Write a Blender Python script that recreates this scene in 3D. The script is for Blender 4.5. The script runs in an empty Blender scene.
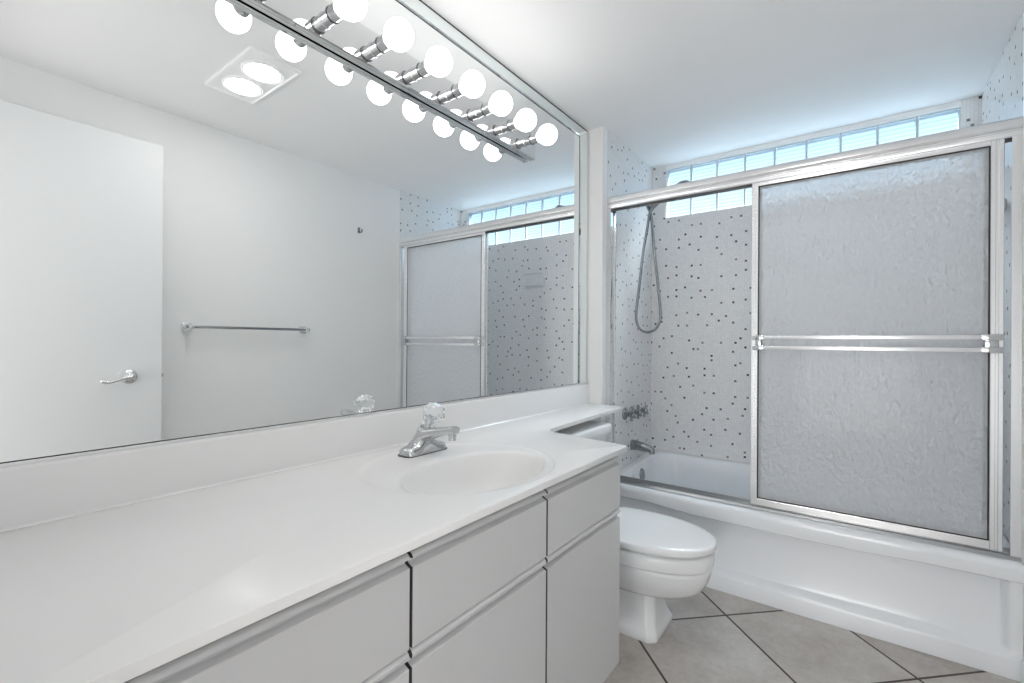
import bpy, bmesh, math
from mathutils import Vector, Matrix

sc = bpy.context.scene
COL = sc.collection
PI = math.pi

# ------------------------------------------------------------------ camera
CAM_X, CAM_H = 1.1634, 1.11
YAW, PITCH, ROLL, FPX = 0.6415, 0.0017, 0.0066, 464.8
cy, sy = math.cos(YAW), math.sin(YAW)
fwd = Vector((-sy * math.cos(PITCH), cy * math.cos(PITCH), math.sin(PITCH)))
r0 = Vector((cy, sy, 0)); u0 = r0.cross(fwd)
rt = r0 * math.cos(ROLL) + u0 * math.sin(ROLL)
up = u0 * math.cos(ROLL) - r0 * math.sin(ROLL)
cam_d = bpy.data.cameras.new('camera')
cam_d.sensor_width = 36.0
cam_d.lens = FPX / 1024 * 36.0
cam_d.clip_start = 0.01
cam = bpy.data.objects.new('camera', cam_d)
COL.objects.link(cam)
M = Matrix((rt, up, -fwd)).transposed().to_4x4()
M.translation = (CAM_X, 0.0, CAM_H)
cam.matrix_world = M
sc.camera = cam

# ------------------------------------------------------------------ world, exposure
world = bpy.data.worlds.new('sky'); sc.world = world
world.use_nodes = True
wn = world.node_tree.nodes; wl = world.node_tree.links
bg = wn['Background']
# upper sky boosted to light the tub, clear blue towards the horizon
w_tc = wn.new('ShaderNodeTexCoord'); w_sx = wn.new('ShaderNodeSeparateXYZ')
wl.new(w_tc.outputs['Generated'], w_sx.inputs[0])
w_mr = wn.new('ShaderNodeMapRange'); w_mr.interpolation_type = 'SMOOTHSTEP'
w_mr.inputs['From Min'].default_value = 0.42; w_mr.inputs['From Max'].default_value = 0.72
wl.new(w_sx.outputs['Z'], w_mr.inputs['Value'])
w_mix = wn.new('ShaderNodeMix'); w_mix.data_type = 'RGBA'
w_mix.inputs[6].default_value = (1.15, 1.56, 1.95, 1)
w_mix.inputs[7].default_value = (58.0, 61.0, 64.0, 1)
wl.new(w_mr.outputs['Result'], w_mix.inputs[0])
w_gr = wn.new('ShaderNodeMapRange'); w_gr.inputs['From Min'].default_value = -0.06; w_gr.inputs['From Max'].default_value = 0.06
wl.new(w_sx.outputs['Z'], w_gr.inputs['Value'])
w_mx2 = wn.new('ShaderNodeMix'); w_mx2.data_type = 'RGBA'
w_mx2.inputs[6].default_value = (1.6, 2.05, 2.45, 1)      # pale ground below the horizon
wl.new(w_gr.outputs['Result'], w_mx2.inputs[0]); wl.new(w_mix.outputs[2], w_mx2.inputs[7])
wl.new(w_mx2.outputs[2], bg.inputs['Color'])
bg.inputs['Strength'].default_value = 1.0
sc.view_settings.view_transform = 'Standard'
sc.view_settings.look = 'None'
sc.view_settings.gamma = 1.0
sc.view_settings.exposure = 0.43
sc.view_settings.use_curve_mapping = False
cyc = sc.cycles
cyc.max_bounces = 24; cyc.diffuse_bounces = 10; cyc.glossy_bounces = 12
cyc.transmission_bounces = 16; cyc.transparent_max_bounces = 24
cyc.use_denoising = True
cyc.sample_clamp_indirect = 6.0

BULB_L = 5.8        # vanity bulbs
DOWN_L = 32.0        # ceiling downlights
FILL_W = 15.0        # fill light added at the hallway's far wall
HALL_W = 2.0        # unseen lamp added in the hallway as frontal fill

def area_lamp(name, loc, sx, sy_, power, color):
    d = bpy.data.lights.new(name, 'AREA'); d.shape = 'RECTANGLE'
    d.size = sx; d.size_y = sy_; d.energy = power; d.color = color
    o = bpy.data.objects.new(name, d); o.location = loc; COL.objects.link(o)
    return o
area_lamp('hall_ceiling_fill', (0.95, -0.75, 2.22), 1.3, 1.1, HALL_W, (1.0, 0.97, 0.94))
fill_lamp = area_lamp('doorway_fill', (1.12, -1.42, 0.72), 0.9, 1.05, FILL_W, (0.985, 0.99, 1.0))  # added fill behind the camera, shining in through the doorway
fill_lamp.rotation_euler = (math.radians(90), 0, 0)

# ------------------------------------------------------------------ key dimensions
W = 1.604            # right wall
XS = 0.084           # shower wall face
YR = 2.228           # return face at the mirror's end
YB = 2.960           # back wall face
ZC = 2.244           # ceiling
ZK = 0.788           # countertop

# ------------------------------------------------------------------ materials
def mat(name, col=(.8, .8, .8), rough=.5, metal=0., **kw):
    m = bpy.data.materials.new(name); m.use_nodes = True
    b = m.node_tree.nodes['Principled BSDF']
    b.inputs['Base Color'].default_value = (*col, 1)
    b.inputs['Roughness'].default_value = rough
    b.inputs['Metallic'].default_value = metal
    for k, v in kw.items():
        b.inputs[k.replace('_', ' ')].default_value = v
    return m

class G:
    """small node-graph helper"""
    def __init__(s, m):
        s.nt = m.node_tree; s.n = s.nt.nodes; s.l = s.nt.links
        s.b = s.n['Principled BSDF']
    def put(s, inp, v):
        if isinstance(v, bpy.types.NodeSocket): s.l.new(v, inp)
        else: inp.default_value = v
    def math(s, op, a, b=None, c=None):
        nd = s.n.new('ShaderNodeMath'); nd.operation = op
        s.put(nd.inputs[0], a)
        if b is not None: s.put(nd.inputs[1], b)
        if c is not None: s.put(nd.inputs[2], c)
        return nd.outputs[0]
    def pos(s):
        g = s.n.new('ShaderNodeNewGeometry'); x = s.n.new('ShaderNodeSeparateXYZ')
        s.l.new(g.outputs['Position'], x.inputs[0]); return g.outputs['Position'], x.outputs
    def comb(s, x, y, z=0.):
        c = s.n.new('ShaderNodeCombineXYZ')
        for i, v in enumerate((x, y, z)): s.put(c.inputs[i], v)
        return c.outputs[0]
    def white(s, vec):
        w = s.n.new('ShaderNodeTexWhiteNoise'); w.noise_dimensions = '3D'
        s.l.new(vec, w.inputs['Vector']); return w.outputs
    def sep(s, col):
        c = s.n.new('ShaderNodeSeparateColor'); s.l.new(col, c.inputs[0]); return c.outputs
    def noise(s, vec, scale, detail=3., rough=.55):
        t = s.n.new('ShaderNodeTexNoise'); s.l.new(vec, t.inputs['Vector'])
        t.inputs['Scale'].default_value = scale; t.inputs['Detail'].default_value = detail
        t.inputs['Roughness'].default_value = rough; return t.outputs[0]
    def mix(s, f, a, b):
        m_ = s.n.new('ShaderNodeMix'); m_.data_type = 'RGBA'
        s.put(m_.inputs[0], f)
        for i, v in ((6, a), (7, b)):
            if isinstance(v, tuple): v = (*v, 1)
            s.put(m_.inputs[i], v)
        return m_.outputs[2]
    def ramp(s, f, stops, interp='LINEAR'):
        r = s.n.new('ShaderNodeValToRGB'); r.color_ramp.interpolation = interp
        s.l.new(f, r.inputs[0]); e = r.color_ramp.elements
        while len(e) < len(stops): e.new(.5)
        for q, (p, c) in zip(e, stops): q.position = p; q.color = (*c, 1)
        return r.outputs[0]
    def bump(s, h, strength, dist):
        b = s.n.new('ShaderNodeBump'); b.inputs['Strength'].default_value = strength
        b.inputs['Distance'].default_value = dist
        s.l.new(h, b.inputs['Height']); return b.outputs[0]

def paint(name, col, rough=.55):
    m = mat(name, col, rough); g = G(m); p, _ = g.pos()
    g.l.new(g.bump(g.noise(p, 260., 2.), .06, .001), g.b.inputs['Normal'])
    return m

M_WALL = paint('white_wall_paint', (.90, .90, .895))
M_CEIL = paint('white_ceiling_paint', (.91, .91, .91), .7)
M_DOOR = paint('white_door_paint', (.82, .83, .84), .4)
M_HALL = paint('hallway_paint', (.78, .77, .75))
M_LAM = mat('white_laminate', (.585, .585, .59), .38)
M_GAP_SHADE = mat('cabinet_gap_shade', (.02, .02, .02), .8)
M_END_SHADE = mat('front_end_shade', (.07, .07, .068), .7)
M_MARBLE = mat('cultured_marble', (.82, .815, .81), .26, Coat_Weight=.12, Coat_Roughness=.10)
M_PORC = mat('white_porcelain', (.83, .842, .85), .12, Coat_Weight=.4, Coat_Roughness=.05)
M_SEAT = mat('white_seat_plastic', (.83, .84, .845), .22)
M_TUB = mat('white_tub_enamel', (.86, .885, .915), .16, Coat_Weight=.3, Coat_Roughness=.08)
M_CHROME = mat('chrome', (.80, .81, .82), .09, 1.)
M_FAUCET = mat('faucet_chrome', (.62, .63, .645), .10, 1.)
M_DCHROME = mat('worn_chrome', (.33, .345, .36), .15, 1.)
M_TRACK = mat('dull_track_aluminium', (.42, .43, .44), .3, 1.)
M_ALU = mat('bright_aluminium', (.87, .875, .885), .27, .85)
M_MIRROR = mat('mirror_silver', (.93, .945, .945), .0, 1.)
M_STRIP = mat('bevelled_mirror_strip', (.86, .905, .90), .03, 1.)
M_BACK = mat('dark_mirror_backing', (.035, .04, .04), .6)  # dark backing that shows in the joints round the pane
M_BLACK = mat('black_rubber', (.02, .02, .02), .6)
M_WHITEP = mat('white_lamp_trim', (.93, .93, .93), .35)
M_CERAM = mat('white_soap_dish_glaze', (.80, .81, .81), .15)
M_BRASS = mat('brass_screw', (.45, .38, .26), .35, 1.)

def emit(name, col, L):
    m = bpy.data.materials.new(name); m.use_nodes = True
    n = m.node_tree.nodes; l = m.node_tree.links
    n.remove(n['Principled BSDF'])
    e = n.new('ShaderNodeEmission'); e.inputs[0].default_value = (*col, 1); e.inputs[1].default_value = L
    l.new(e.outputs[0], n['Material Output'].inputs[0]); return m
M_BULB = emit('lit_opal_bulb', (1.0, .98, .96), BULB_L)
M_DOWN = emit('lit_downlight_lens', (1.0, .98, .96), DOWN_L)

# acrylic knob
M_ACRYL = mat('clear_acrylic', (.97, .98, .98), .03, Transmission_Weight=1.0, IOR=1.42)

# mosaic tile with scattered coloured chips
def mosaic():
    m = mat('mosaic_tile', (.7, .7, .7), .25); g = G(m); p, xyz = g.pos()
    T = .0132
    u = g.math('DIVIDE', g.math('ADD', xyz[0], xyz[1]), T)
    v = g.math('DIVIDE', xyz[2], T)
    cu, cv = g.math('FLOOR', u), g.math('FLOOR', v)
    fu, fv = g.math('FRACT', u), g.math('FRACT', v)
    edge = g.math('MINIMUM', g.math('MINIMUM', fu, g.math('SUBTRACT', 1., fu)),
                  g.math('MINIMUM', fv, g.math('SUBTRACT', 1., fv)))
    tile = g.math('SMOOTHSTEP', edge, .03, .09) if False else g.math('GREATER_THAN', edge, .055)
    bu = g.math('FLOOR', g.math('DIVIDE', cu, 6.)); bv = g.math('FLOOR', g.math('DIVIDE', cv, 6.))
    rnd = g.sep(g.white(g.comb(bu, bv, 3.7))[1])
    iu = g.math('FLOOR', g.math('MULTIPLY', rnd[0], 4.99)); iv = g.math('FLOOR', g.math('MULTIPLY', rnd[1], 4.99))
    du = g.math('ABSOLUTE', g.math('SUBTRACT', g.math('SUBTRACT', cu, g.math('MULTIPLY', bu, 6.)), iu))
    dv = g.math('ABSOLUTE', g.math('SUBTRACT', g.math('SUBTRACT', cv, g.math('MULTIPLY', bv, 6.)), iv))
    hit = g.math('LESS_THAN', g.math('ADD', du, dv), .5)
    chip = g.ramp(rnd[2], [(0., (.06, .06, .07)), (.30, (.14, .13, .135)), (.52, (.19, .13, .11)),
                           (.70, (.24, .235, .24)), (.86, (.32, .24, .20))], 'CONSTANT')
    tone = g.white(g.comb(cu, cv, 1.1))[0]
    base = g.ramp(tone, [(0., (.79, .79, .795)), (1., (.86, .86, .86))])
    c = g.mix(hit, base, chip)
    c = g.mix(tile, (.70, .70, .705), c)
    g.l.new(c, g.b.inputs['Base Color'])
    g.l.new(g.bump(tile, .25, .001), g.b.inputs['Normal'])
    return m
M_TILE = mosaic()

def floor_tile():
    m = mat('stone_floor_tile', (.5, .5, .5), .32); g = G(m); p, xyz = g.pos()
    S = .593
    u = g.math('DIVIDE', g.math('SUBTRACT', g.math('ADD', xyz[0], xyz[1]), 2.784), S)
    v = g.math('DIVIDE', g.math('SUBTRACT', g.math('SUBTRACT', xyz[1], xyz[0]), 1.320), S)
    fu, fv = g.math('FRACT', u), g.math('FRACT', v)
    edge = g.math('MINIMUM', g.math('MINIMUM', fu, g.math('SUBTRACT', 1., fu)),
                  g.math('MINIMUM', fv, g.math('SUBTRACT', 1., fv)))
    tile = g.math('GREATER_THAN', edge, .0105)
    cell = g.white(g.comb(g.math('FLOOR', u), g.math('FLOOR', v), .3))
    off = g.n.new('ShaderNodeVectorMath'); off.operation = 'MULTIPLY_ADD'
    g.l.new(cell[1], off.inputs[0]); off.inputs[1].default_value = (7, 7, 7); g.l.new(p, off.inputs[2])
    n1 = g.noise(off.outputs[0], 4.2, 6., .62); n2 = g.noise(off.outputs[0], 45., 4., .7)
    n = g.math('ADD', g.math('MULTIPLY', n1, .72), g.math('MULTIPLY', n2, .28))
    base = g.ramp(n, [(.30, (.31, .275, .245)), (.44, (.45, .415, .385)), (.56, (.56, .53, .50)), (.70, (.67, .645, .62))])
    base = g.mix(g.math('MULTIPLY', cell[0], .22), base, (.42, .39, .365))
    g.l.new(g.mix(tile, (.085, .075, .07), base), g.b.inputs['Base Color'])
    g.l.new(g.math('SUBTRACT', .85, g.math('MULTIPLY', tile, .5)), g.b.inputs['Roughness'])
    hgt = g.math('ADD', g.math('MULTIPLY', tile, 1.), g.math('MULTIPLY', n2, .12))
    g.l.new(g.bump(hgt, .3, .002), g.b.inputs['Normal'])
    return m
M_FLOOR = floor_tile()

def frosted():
    """rippled obscure glass: rough refraction plus a milky scatter"""
    m = mat('obscure_shower_glass', (1., 1., 1.), .10, Transmission_Weight=1.0, IOR=1.35)
    g = G(m); p, xyz = g.pos()
    mp = g.n.new('ShaderNodeMapping'); g.l.new(p, mp.inputs['Vector']); mp.inputs['Scale'].default_value = (1, 1, .55)
    n1 = g.noise(mp.outputs[0], 70., 1.5, .5)
    nb = g.bump(n1, .8, .010)
    g.l.new(nb, g.b.inputs['Normal'])
    tl = g.n.new('ShaderNodeBsdfTranslucent'); tl.inputs[0].default_value = (.97, .985, 1, 1); g.l.new(nb, tl.inputs['Normal'])
    df = g.n.new('ShaderNodeBsdfDiffuse'); df.inputs[0].default_value = (.94, .965, 1, 1); g.l.new(nb, df.inputs['Normal'])
    a = g.n.new('ShaderNodeMixShader'); a.inputs[0].default_value = .66
    g.l.new(tl.outputs[0], a.inputs[1]); g.l.new(df.outputs[0], a.inputs[2])
    b = g.n.new('ShaderNodeMixShader'); b.inputs[0].default_value = .48
    g.l.new(g.b.outputs[0], b.inputs[1]); g.l.new(a.outputs[0], b.inputs[2])
    g.l.new(b.outputs[0], g.n['Material Output'].inputs[0])
    return m
M_FROST = frosted()
M_CLEAR = mat('smooth_glass_back', (1., 1., 1.), .0, Transmission_Weight=1.0, IOR=1.35)

def block_glass():
    """ribbed glass block: daylight passes partly straight, partly scattered"""
    m = bpy.data.materials.new('ribbed_glass_block'); m.use_nodes = True
    g_n = m.node_tree.nodes; l = m.node_tree.links
    pr_ = g_n['Principled BSDF']; g = G(m)
    p, xyz = g.pos()
    rib = g.math('FRACT', g.math('DIVIDE', xyz[2], .0205))
    stripe = g.math('GREATER_THAN', g.math('ABSOLUTE', g.math('SUBTRACT', rib, .5)), .34)
    tr = g_n.new('ShaderNodeBsdfTransparent')
    g.l.new(g.mix(stripe, (.47, .52, .54), (.37, .44, .48)), tr.inputs[0])
    tl = g_n.new('ShaderNodeBsdfTranslucent'); tl.inputs[0].default_value = (.60, .70, .76, 1)
    gl = g_n.new('ShaderNodeBsdfGlossy'); gl.inputs[0].default_value = (.9, .95, 1, 1); gl.inputs['Roughness'].default_value = .12
    m1 = g_n.new('ShaderNodeMixShader'); m1.inputs[0].default_value = .03
    l.new(tr.outputs[0], m1.inputs[1]); l.new(tl.outputs[0], m1.inputs[2])
    m2 = g_n.new('ShaderNodeMixShader'); m2.inputs[0].default_value = .06
    l.new(m1.outputs[0], m2.inputs[1]); l.new(gl.outputs[0], m2.inputs[2])
    g_n.remove(pr_)
    l.new(m2.outputs[0], g_n['Material Output'].inputs[0])
    return m
M_BLOCK = block_glass()

# ------------------------------------------------------------------ mesh helpers
def finish(name, bm, mats, parent=None, smooth=True, angle=35):
    bmesh.ops.remove_doubles(bm, verts=bm.verts, dist=1e-6)
    bmesh.ops.recalc_face_normals(bm, faces=bm.faces)
    lim = math.radians(angle)
    for f in bm.faces: f.smooth = smooth
    for e in bm.edges:
        if len(e.link_faces) == 2:
            e.smooth = e.calc_face_angle(0) < lim
        else: e.smooth = False
    me = bpy.data.meshes.new(name); bm.to_mesh(me); bm.free()
    o = bpy.data.objects.new(name, me); COL.objects.link(o)
    for m in (mats if isinstance(mats, (list, tuple)) else [mats]): me.materials.append(m)
    if parent is not None:
        o.parent = parent
        o.matrix_parent_inverse = Matrix.Translation(-parent.location)
    return o

def box(bm, x0, x1, y0, y1, z0, z1, bev=0., seg=2, mi=0):
    vs = [bm.verts.new((x, y, z)) for x in (x0, x1) for y in (y0, y1) for z in (z0, z1)]
    idx = [(0, 1, 3, 2), (4, 6, 7, 5), (0, 4, 5, 1), (2, 3, 7, 6), (0, 2, 6, 4), (1, 5, 7, 3)]
    fs = [bm.faces.new([vs[i] for i in q]) for q in idx]
    for f in fs: f.material_index = mi
    if bev > 0:
        es = list({e for f in fs for e in f.edges})
        bmesh.ops.bevel(bm, geom=es, offset=bev, segments=seg, profile=.5, affect='EDGES', clamp_overlap=True)
    return fs

def loft(bm, rings, cap0=True, cap1=True, closed=True, mi=0):
    R = [[bm.verts.new(p) for p in ring] for ring in rings]
    n = len(R[0])
    for a, b in zip(R, R[1:]):
        for i in range(n if closed else n - 1):
            j = (i + 1) % n
            f = bm.faces.new((a[i], a[j], b[j], b[i])); f.material_index = mi
    if cap0: bm.faces.new(list(reversed(R[0]))).material_index = mi
    if cap1: bm.faces.new(R[-1]).material_index = mi
    return R

def frame_from(d):
    d = Vector(d).normalized()
    a = Vector((0, 0, 1)) if abs(d.z) < .95 else Vector((0, 1, 0))
    u = a.cross(d).normalized(); v = d.cross(u)
    return u, v, d

def lathe(bm, base, axis, prof, n=32, cap0=True, cap1=True, mi=0):
    u, v, d = frame_from(axis); base = Vector(base)
    rings = [[base + d * h + (u * math.cos(2 * PI * i / n) + v * math.sin(2 * PI * i / n)) * max(r, 1e-5) for i in range(n)] for r, h in prof]
    return loft(bm, rings, cap0, cap1, mi=mi)

def tube(bm, pts, rad, n=12, cap=True):
    pts = [Vector(p) for p in pts]; k = len(pts)
    rads = rad if isinstance(rad, (list, tuple)) else [rad] * k
    prev = None; rings = []
    for i, p in enumerate(pts):
        d = (pts[min(i + 1, k - 1)] - pts[max(i - 1, 0)]).normalized()
        if prev is None: u, v, _ = frame_from(d)
        else:
            u = (prev - d * prev.dot(d)).normalized(); v = d.cross(u)
        prev = u
        rings.append([p + (u * math.cos(2 * PI * j / n) + v * math.sin(2 * PI * j / n)) * rads[i] for j in range(n)])
    loft(bm, rings, cap, cap)

def spline(pts, sub=8):
    P = [Vector(p) for p in pts]; out = []
    P = [P[0] * 2 - P[1]] + P + [P[-1] * 2 - P[-2]]
    for i in range(1, len(P) - 2):
        a, b, c, d = P[i - 1:i + 3]
        for s in range(sub):
            t = s / sub
            out.append(.5 * ((2 * b) + (c - a) * t + (2 * a - 5 * b + 4 * c - d) * t * t + (3 * b - a - 3 * c + d) * t ** 3))
    out.append(P[-2]); return out

def rrect(x0, x1, y0, y1, r, z=0., n=8):
    r = min(r, (x1 - x0) / 2 - 1e-4, (y1 - y0) / 2 - 1e-4)
    pts = []
    for cx_, cy_, a0 in ((x1 - r, y1 - r, 0), (x0 + r, y1 - r, PI / 2), (x0 + r, y0 + r, PI), (x1 - r, y0 + r, 1.5 * PI)):
        for i in range(n + 1):
            a = a0 + PI / 2 * i / n
            pts.append((cx_ + r * math.cos(a), cy_ + r * math.sin(a), z))
    return pts

def prism_y(bm, prof, y0, y1, mi=0):   # profile in (x, z), extruded along y
    loft(bm, [[(x, y0, z) for x, z in prof], [(x, y1, z) for x, z in prof]], mi=mi)
def prism_x(bm, prof, x0, x1, mi=0):   # profile in (y, z), extruded along x
    loft(bm, [[(x0, y, z) for y, z in prof], [(x1, y, z) for y, z in prof]], mi=mi)

def sstep(a, b, x):
    t = min(1, max(0, (x - a) / (b - a))); return t * t * (3 - 2 * t)

def thing(name, label, cat, loc=(0, 0, 0), group=None):
    o = bpy.data.objects.new(name, None); COL.objects.link(o); o.location = loc
    o.empty_display_size = .05
    o['label'] = label; o['category'] = cat
    if group: o['group'] = group
    return o
def tag(o, label, cat, group=None):
    o['label'] = label; o['category'] = cat
    if group: o['group'] = group
    return o
def struct(o, label=None, cat=None):
    o['kind'] = 'structure'
    if label: o['label'] = label
    if cat: o['category'] = cat
    return o
def wall_box(name, dims, m, label, cat='wall'):
    bm = bmesh.new(); box(bm, *dims)
    return struct(finish(name, bm, m, smooth=False), label, cat)

# ================================================================== SETTING
wall_box('floor', (-.12, W + .12, -1.45, YB + .06, -.08, 0), M_FLOOR, 'beige stone tile floor laid diagonally with dark grout', 'floor')
wall_box('ceiling', (-.12, W + .12, -1.45, YB + .06, ZC, ZC + .06), M_CEIL, 'smooth white painted ceiling', 'ceiling')
wall_box('wall_left', (-.12, -.006, -1.45, YR, 0, ZC), M_WALL, 'white wall behind the large mirror and vanity')
# shower wall with its white return at the end of the mirror
bm = bmesh.new(); fs = box(bm, -.12, XS, YR, 2.281, 0, ZC)
fs = box(bm, -.12, XS, 2.281, YB, 0, ZC)
for f in fs:
    f.material_index = 1 if f.calc_center_median().x > XS - .01 else 0
o = finish('wall_shower', bm, [M_WALL, M_TILE], smooth=False)
struct(o, 'mosaic tiled shower wall with faucet and white return beside mirror', 'wall')
# right wall: painted, then tiled
bm = bmesh.new(); box(bm, W, W + .12, -1.45, 2.287, 0, ZC)
for f in box(bm, W, W + .12, 2.287, YB, 0, ZC): f.material_index = 1
struct(finish('wall_right', bm, [M_WALL, M_TILE], smooth=False), 'white painted right wall turning to mosaic tile inside the shower', 'wall')
# back wall with the glass block opening
GX0, GX1, GZ0, GZ1 = .172, 1.536, 1.908, 2.217
bm = bmesh.new()
box(bm, -.12, W + .12, YB, YB + .06, 0, GZ0)
box(bm, -.12, GX0, YB, YB + .06, GZ0, ZC)
box(bm, GX1, W + .12, YB, YB + .06, GZ0, ZC)
for f in box(bm, GX0, GX1, YB, YB + .06, GZ1, ZC): f.material_index = 1
struct(finish('wall_back', bm, [M_TILE, M_WALL], smooth=False), 'white mosaic tile back wall of the shower with scattered dark chips', 'wall')
# front wall with the doorway the camera stands in, and the hallway behind it
bm = bmesh.new()
box(bm, -.12, .77, -.12, -.004, 0, ZC); box(bm, 1.555, W + .12, -.12, -.004, 0, ZC); box(bm, .77, 1.555, -.12, -.004, 2.05, ZC)
struct(finish('wall_front', bm, M_WALL, smooth=False), 'white wall with the doorway at the camera', 'wall')
wall_box('wall_hallway', (-.12, W + .12, -1.55, -1.45, 0, ZC), M_HALL, 'plain hallway wall behind the doorway')
bm = bmesh.new()
prism_y(bm, [(W, 0), (W, .085), (W - .006, .085), (W - .012, .075), (W - .012, 0)], .9, 2.222)
struct(finish('baseboard_right', bm, M_DOOR), 'white baseboard on the right wall', 'baseboard')

# ---- glass block window
win = bpy.data.objects.new('window_1', None); COL.objects.link(win); win.location = (.85, YB, GZ0)
struct(win, 'strip of blue lit glass blocks under the ceiling', 'window')
bm = bmesh.new()
NB = 9; PX = (GX1 - GX0) / NB; PZ = (GZ1 - GZ0) / 2; J = .005
for i in range(NB + 1):
    xx = GX0 + PX * i
    box(bm, max(GX0, xx - J), min(GX1, xx + J), YB + .012, YB + .030, GZ0, GZ1)
for k in range(3):
    zz = GZ0 + PZ * k
    box(bm, GX0, GX1, YB + .0125, YB + .0295, max(GZ0, zz - J), min(GZ1, zz + J))
bm2 = bmesh.new()
for dims in ((GX0 + .0005, GX1 - .0005, YB + .031, YB + .059, GZ1 - .004, GZ1 - .0005), (GX0 + .0005, GX1 - .0005, YB + .031, YB + .059, GZ0 + .0005, GZ0 + .004),
             (GX0 + .0005, GX0 + .004, YB + .031, YB + .059, GZ0 + .004, GZ1 - .004), (GX1 - .004, GX1 - .0005, YB + .031, YB + .059, GZ0 + .004, GZ1 - .004)):
    box(bm2, *dims)
finish('reveal_lining', bm2, mat('grey_reveal_lining', (.30, .32, .34), .6), win, smooth=False)  # grey lining added to keep the reveal from glowing white
finish('mortar_joints', bm, mat('pale_mortar', (.60, .66, .69), .8), win, smooth=False)
blk_me = None
for k in range(2):
    for i in range(NB):
        c = (GX0 + PX * (i + .5), YB + .052, GZ0 + PZ * (k + .5))
        if blk_me is None:
            bm = bmesh.new()
            hx, hz = PX / 2 - J + .0005, PZ / 2 - J + .0005
            rings = []
            for (dx, dy) in ((.014, -.046), (.008, -.046), (.002, -.041), (0, -.034)):
                rings.append([(x, dy, z) for x, z, _ in rrect(-hx + dx, hx - dx, -hz + dx, hz - dx, .008, n=3)])
            loft(bm, rings, cap0=True, cap1=False)
            b = finish('glass_block', bm, M_BLOCK, win); blk_me = b.data
        else:
            b = bpy.data.objects.new('glass_block', blk_me); COL.objects.link(b)
            b.parent = win; b.matrix_parent_inverse = Matrix.Translation(-win.location)
        b.location = c

# ---- open door against the right wall (seen in the mirror)
door = bpy.data.objects.new('door_1', None); COL.objects.link(door); door.location = (1.52, .4, .01)
struct(door, 'plain white door leaf standing open along the right wall', 'door')
bm = bmesh.new(); box(bm, 1.503, 1.538, .012, .778, .012, 2.035, .0015, 1)
finish('door_leaf', bm, M_DOOR, door)
bm = bmesh.new()
lathe(bm, (1.503, .652, .943), (-1, 0, 0), [(.033, 0), (.033, .004), (.030, .009), (.020, .012), (.014, .016), (.012, .036), (.0135, .040), (.0135, .052), (.008, .055)], 28)
finish('handle_rosette', bm, M_CHROME, door)
bm = bmesh.new()
tube(bm, spline([(1.456, .652, .943), (1.453, .628, .940), (1.452, .600, .931), (1.453, .575, .924), (1.455, .556, .926), (1.458, .548, .934)], 6),
     [.010, .0098, .0095, .0092, .009, .0088, .0085, .0082, .008, .0078, .0076, .0074, .0072, .007, .007, .007, .007, .007, .0072, .0074, .0076, .0078, .008, .0082, .0084, .0086, .0088, .0088, .0085, .0080, .007], 12)
finish('handle_lever', bm, M_CHROME, door)
bm = bmesh.new(); box(bm, 1.509, 1.532, .777, .7795, .915, .968, .001, 1)
finish('latch_plate', bm, M_DOOR, door)
bm = bmesh.new()
prism_y(bm, [(1.514, .932), (1.527, .932), (1.527, .950), (1.514, .950)], .779, .786)
finish('latch_bolt', bm, M_DCHROME, door)

# ================================================================== MIRROR
mir = thing('wall_mirror', 'huge wall mirror above the vanity backsplash, reaching up to the ceiling', 'mirror', (0, 1.1, .895))
MY0, MY1, MZ0, MZ1 = .012, 2.2255, .897, 2.2415
IY, IZ = 2.133, 2.178
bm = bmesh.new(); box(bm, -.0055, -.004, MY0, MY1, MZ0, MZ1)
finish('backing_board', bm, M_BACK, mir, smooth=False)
bm = bmesh.new(); box(bm, -.0035, 0, MY0 + .001, IY - .005, MZ0 + .0038, IZ - .004)
finish('mirror_pane', bm, M_MIRROR, mir, smooth=False)
def strip(pts_in, pts_out):
    bm = bmesh.new()
    A = [Vector((0, *p)) for p in pts_in]; B = [Vector((0, *p)) for p in pts_out]
    # cross profile from the inner edge to the outer edge with bevels on both
    prof = [(0, -.0035), (0, .0005), (.10, .004), (.90, .004), (1., .0005), (1., -.0035)]
    rings = [[(x, *((a + (b - a) * t).yz)) for t, x in prof] for a, b in zip(A, B)]
    loft(bm, rings)
    finish('edge_strip', bm, M_STRIP, mir, angle=2)
strip([(MY0, IZ), (IY, IZ)], [(MY0, MZ1 - .0105), (MY1 - .004, MZ1 - .0105)])
strip([(IY + .0006, MZ0 + .0038), (IY + .0006, IZ - .0006)], [(MY1 - .004, MZ0 + .0038), (MY1 - .004, MZ1 - .0111)])
bm = bmesh.new()
prism_y(bm, [(-.0055, .8925), (.003, .8925), (.003, .899), (.001, .899), (.001, .8965), (-.0055, .8965)], MY0, MY1)
finish('bottom_channel', bm, M_ALU, mir, smooth=False)

# ================================================================== VANITY LIGHT
vl = thing('vanity_light', 'long chrome strip light with eight round globe bulbs mounted on mirror', 'light', (.02, 1.06, 1.9))
LZ0, LZ1, LY0, LY1 = 1.904, 2.010, .455, 1.674
bm = bmesh.new()
prism_y(bm, [(.0045, LZ0), (.012, LZ0), (.014, LZ0 + .004), (.016, LZ0 + .004), (.018, LZ0), (.029, LZ0), (.032, LZ0 + .003), (.032, LZ1 - .003), (.029, LZ1), (.0045, LZ1)], LY0, LY1)
finish('light_bar', bm, mat('polished_light_bar', (.80, .81, .815), .05, 1.), vl, angle=20)
for yy in (LY0 + .15, LY0 + .62, LY0 + 1.07):
    bm = bmesh.new()
    lathe(bm, (.0236, yy, LZ0 + .0005), (0, 0, -1), [(.003, 0), (.003, .0015), (.0015, .0025)], 10)
    finish('screw', bm, M_BRASS, vl)
NBULB = 8
sock_me = ring_me = bulb_me = None
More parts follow.
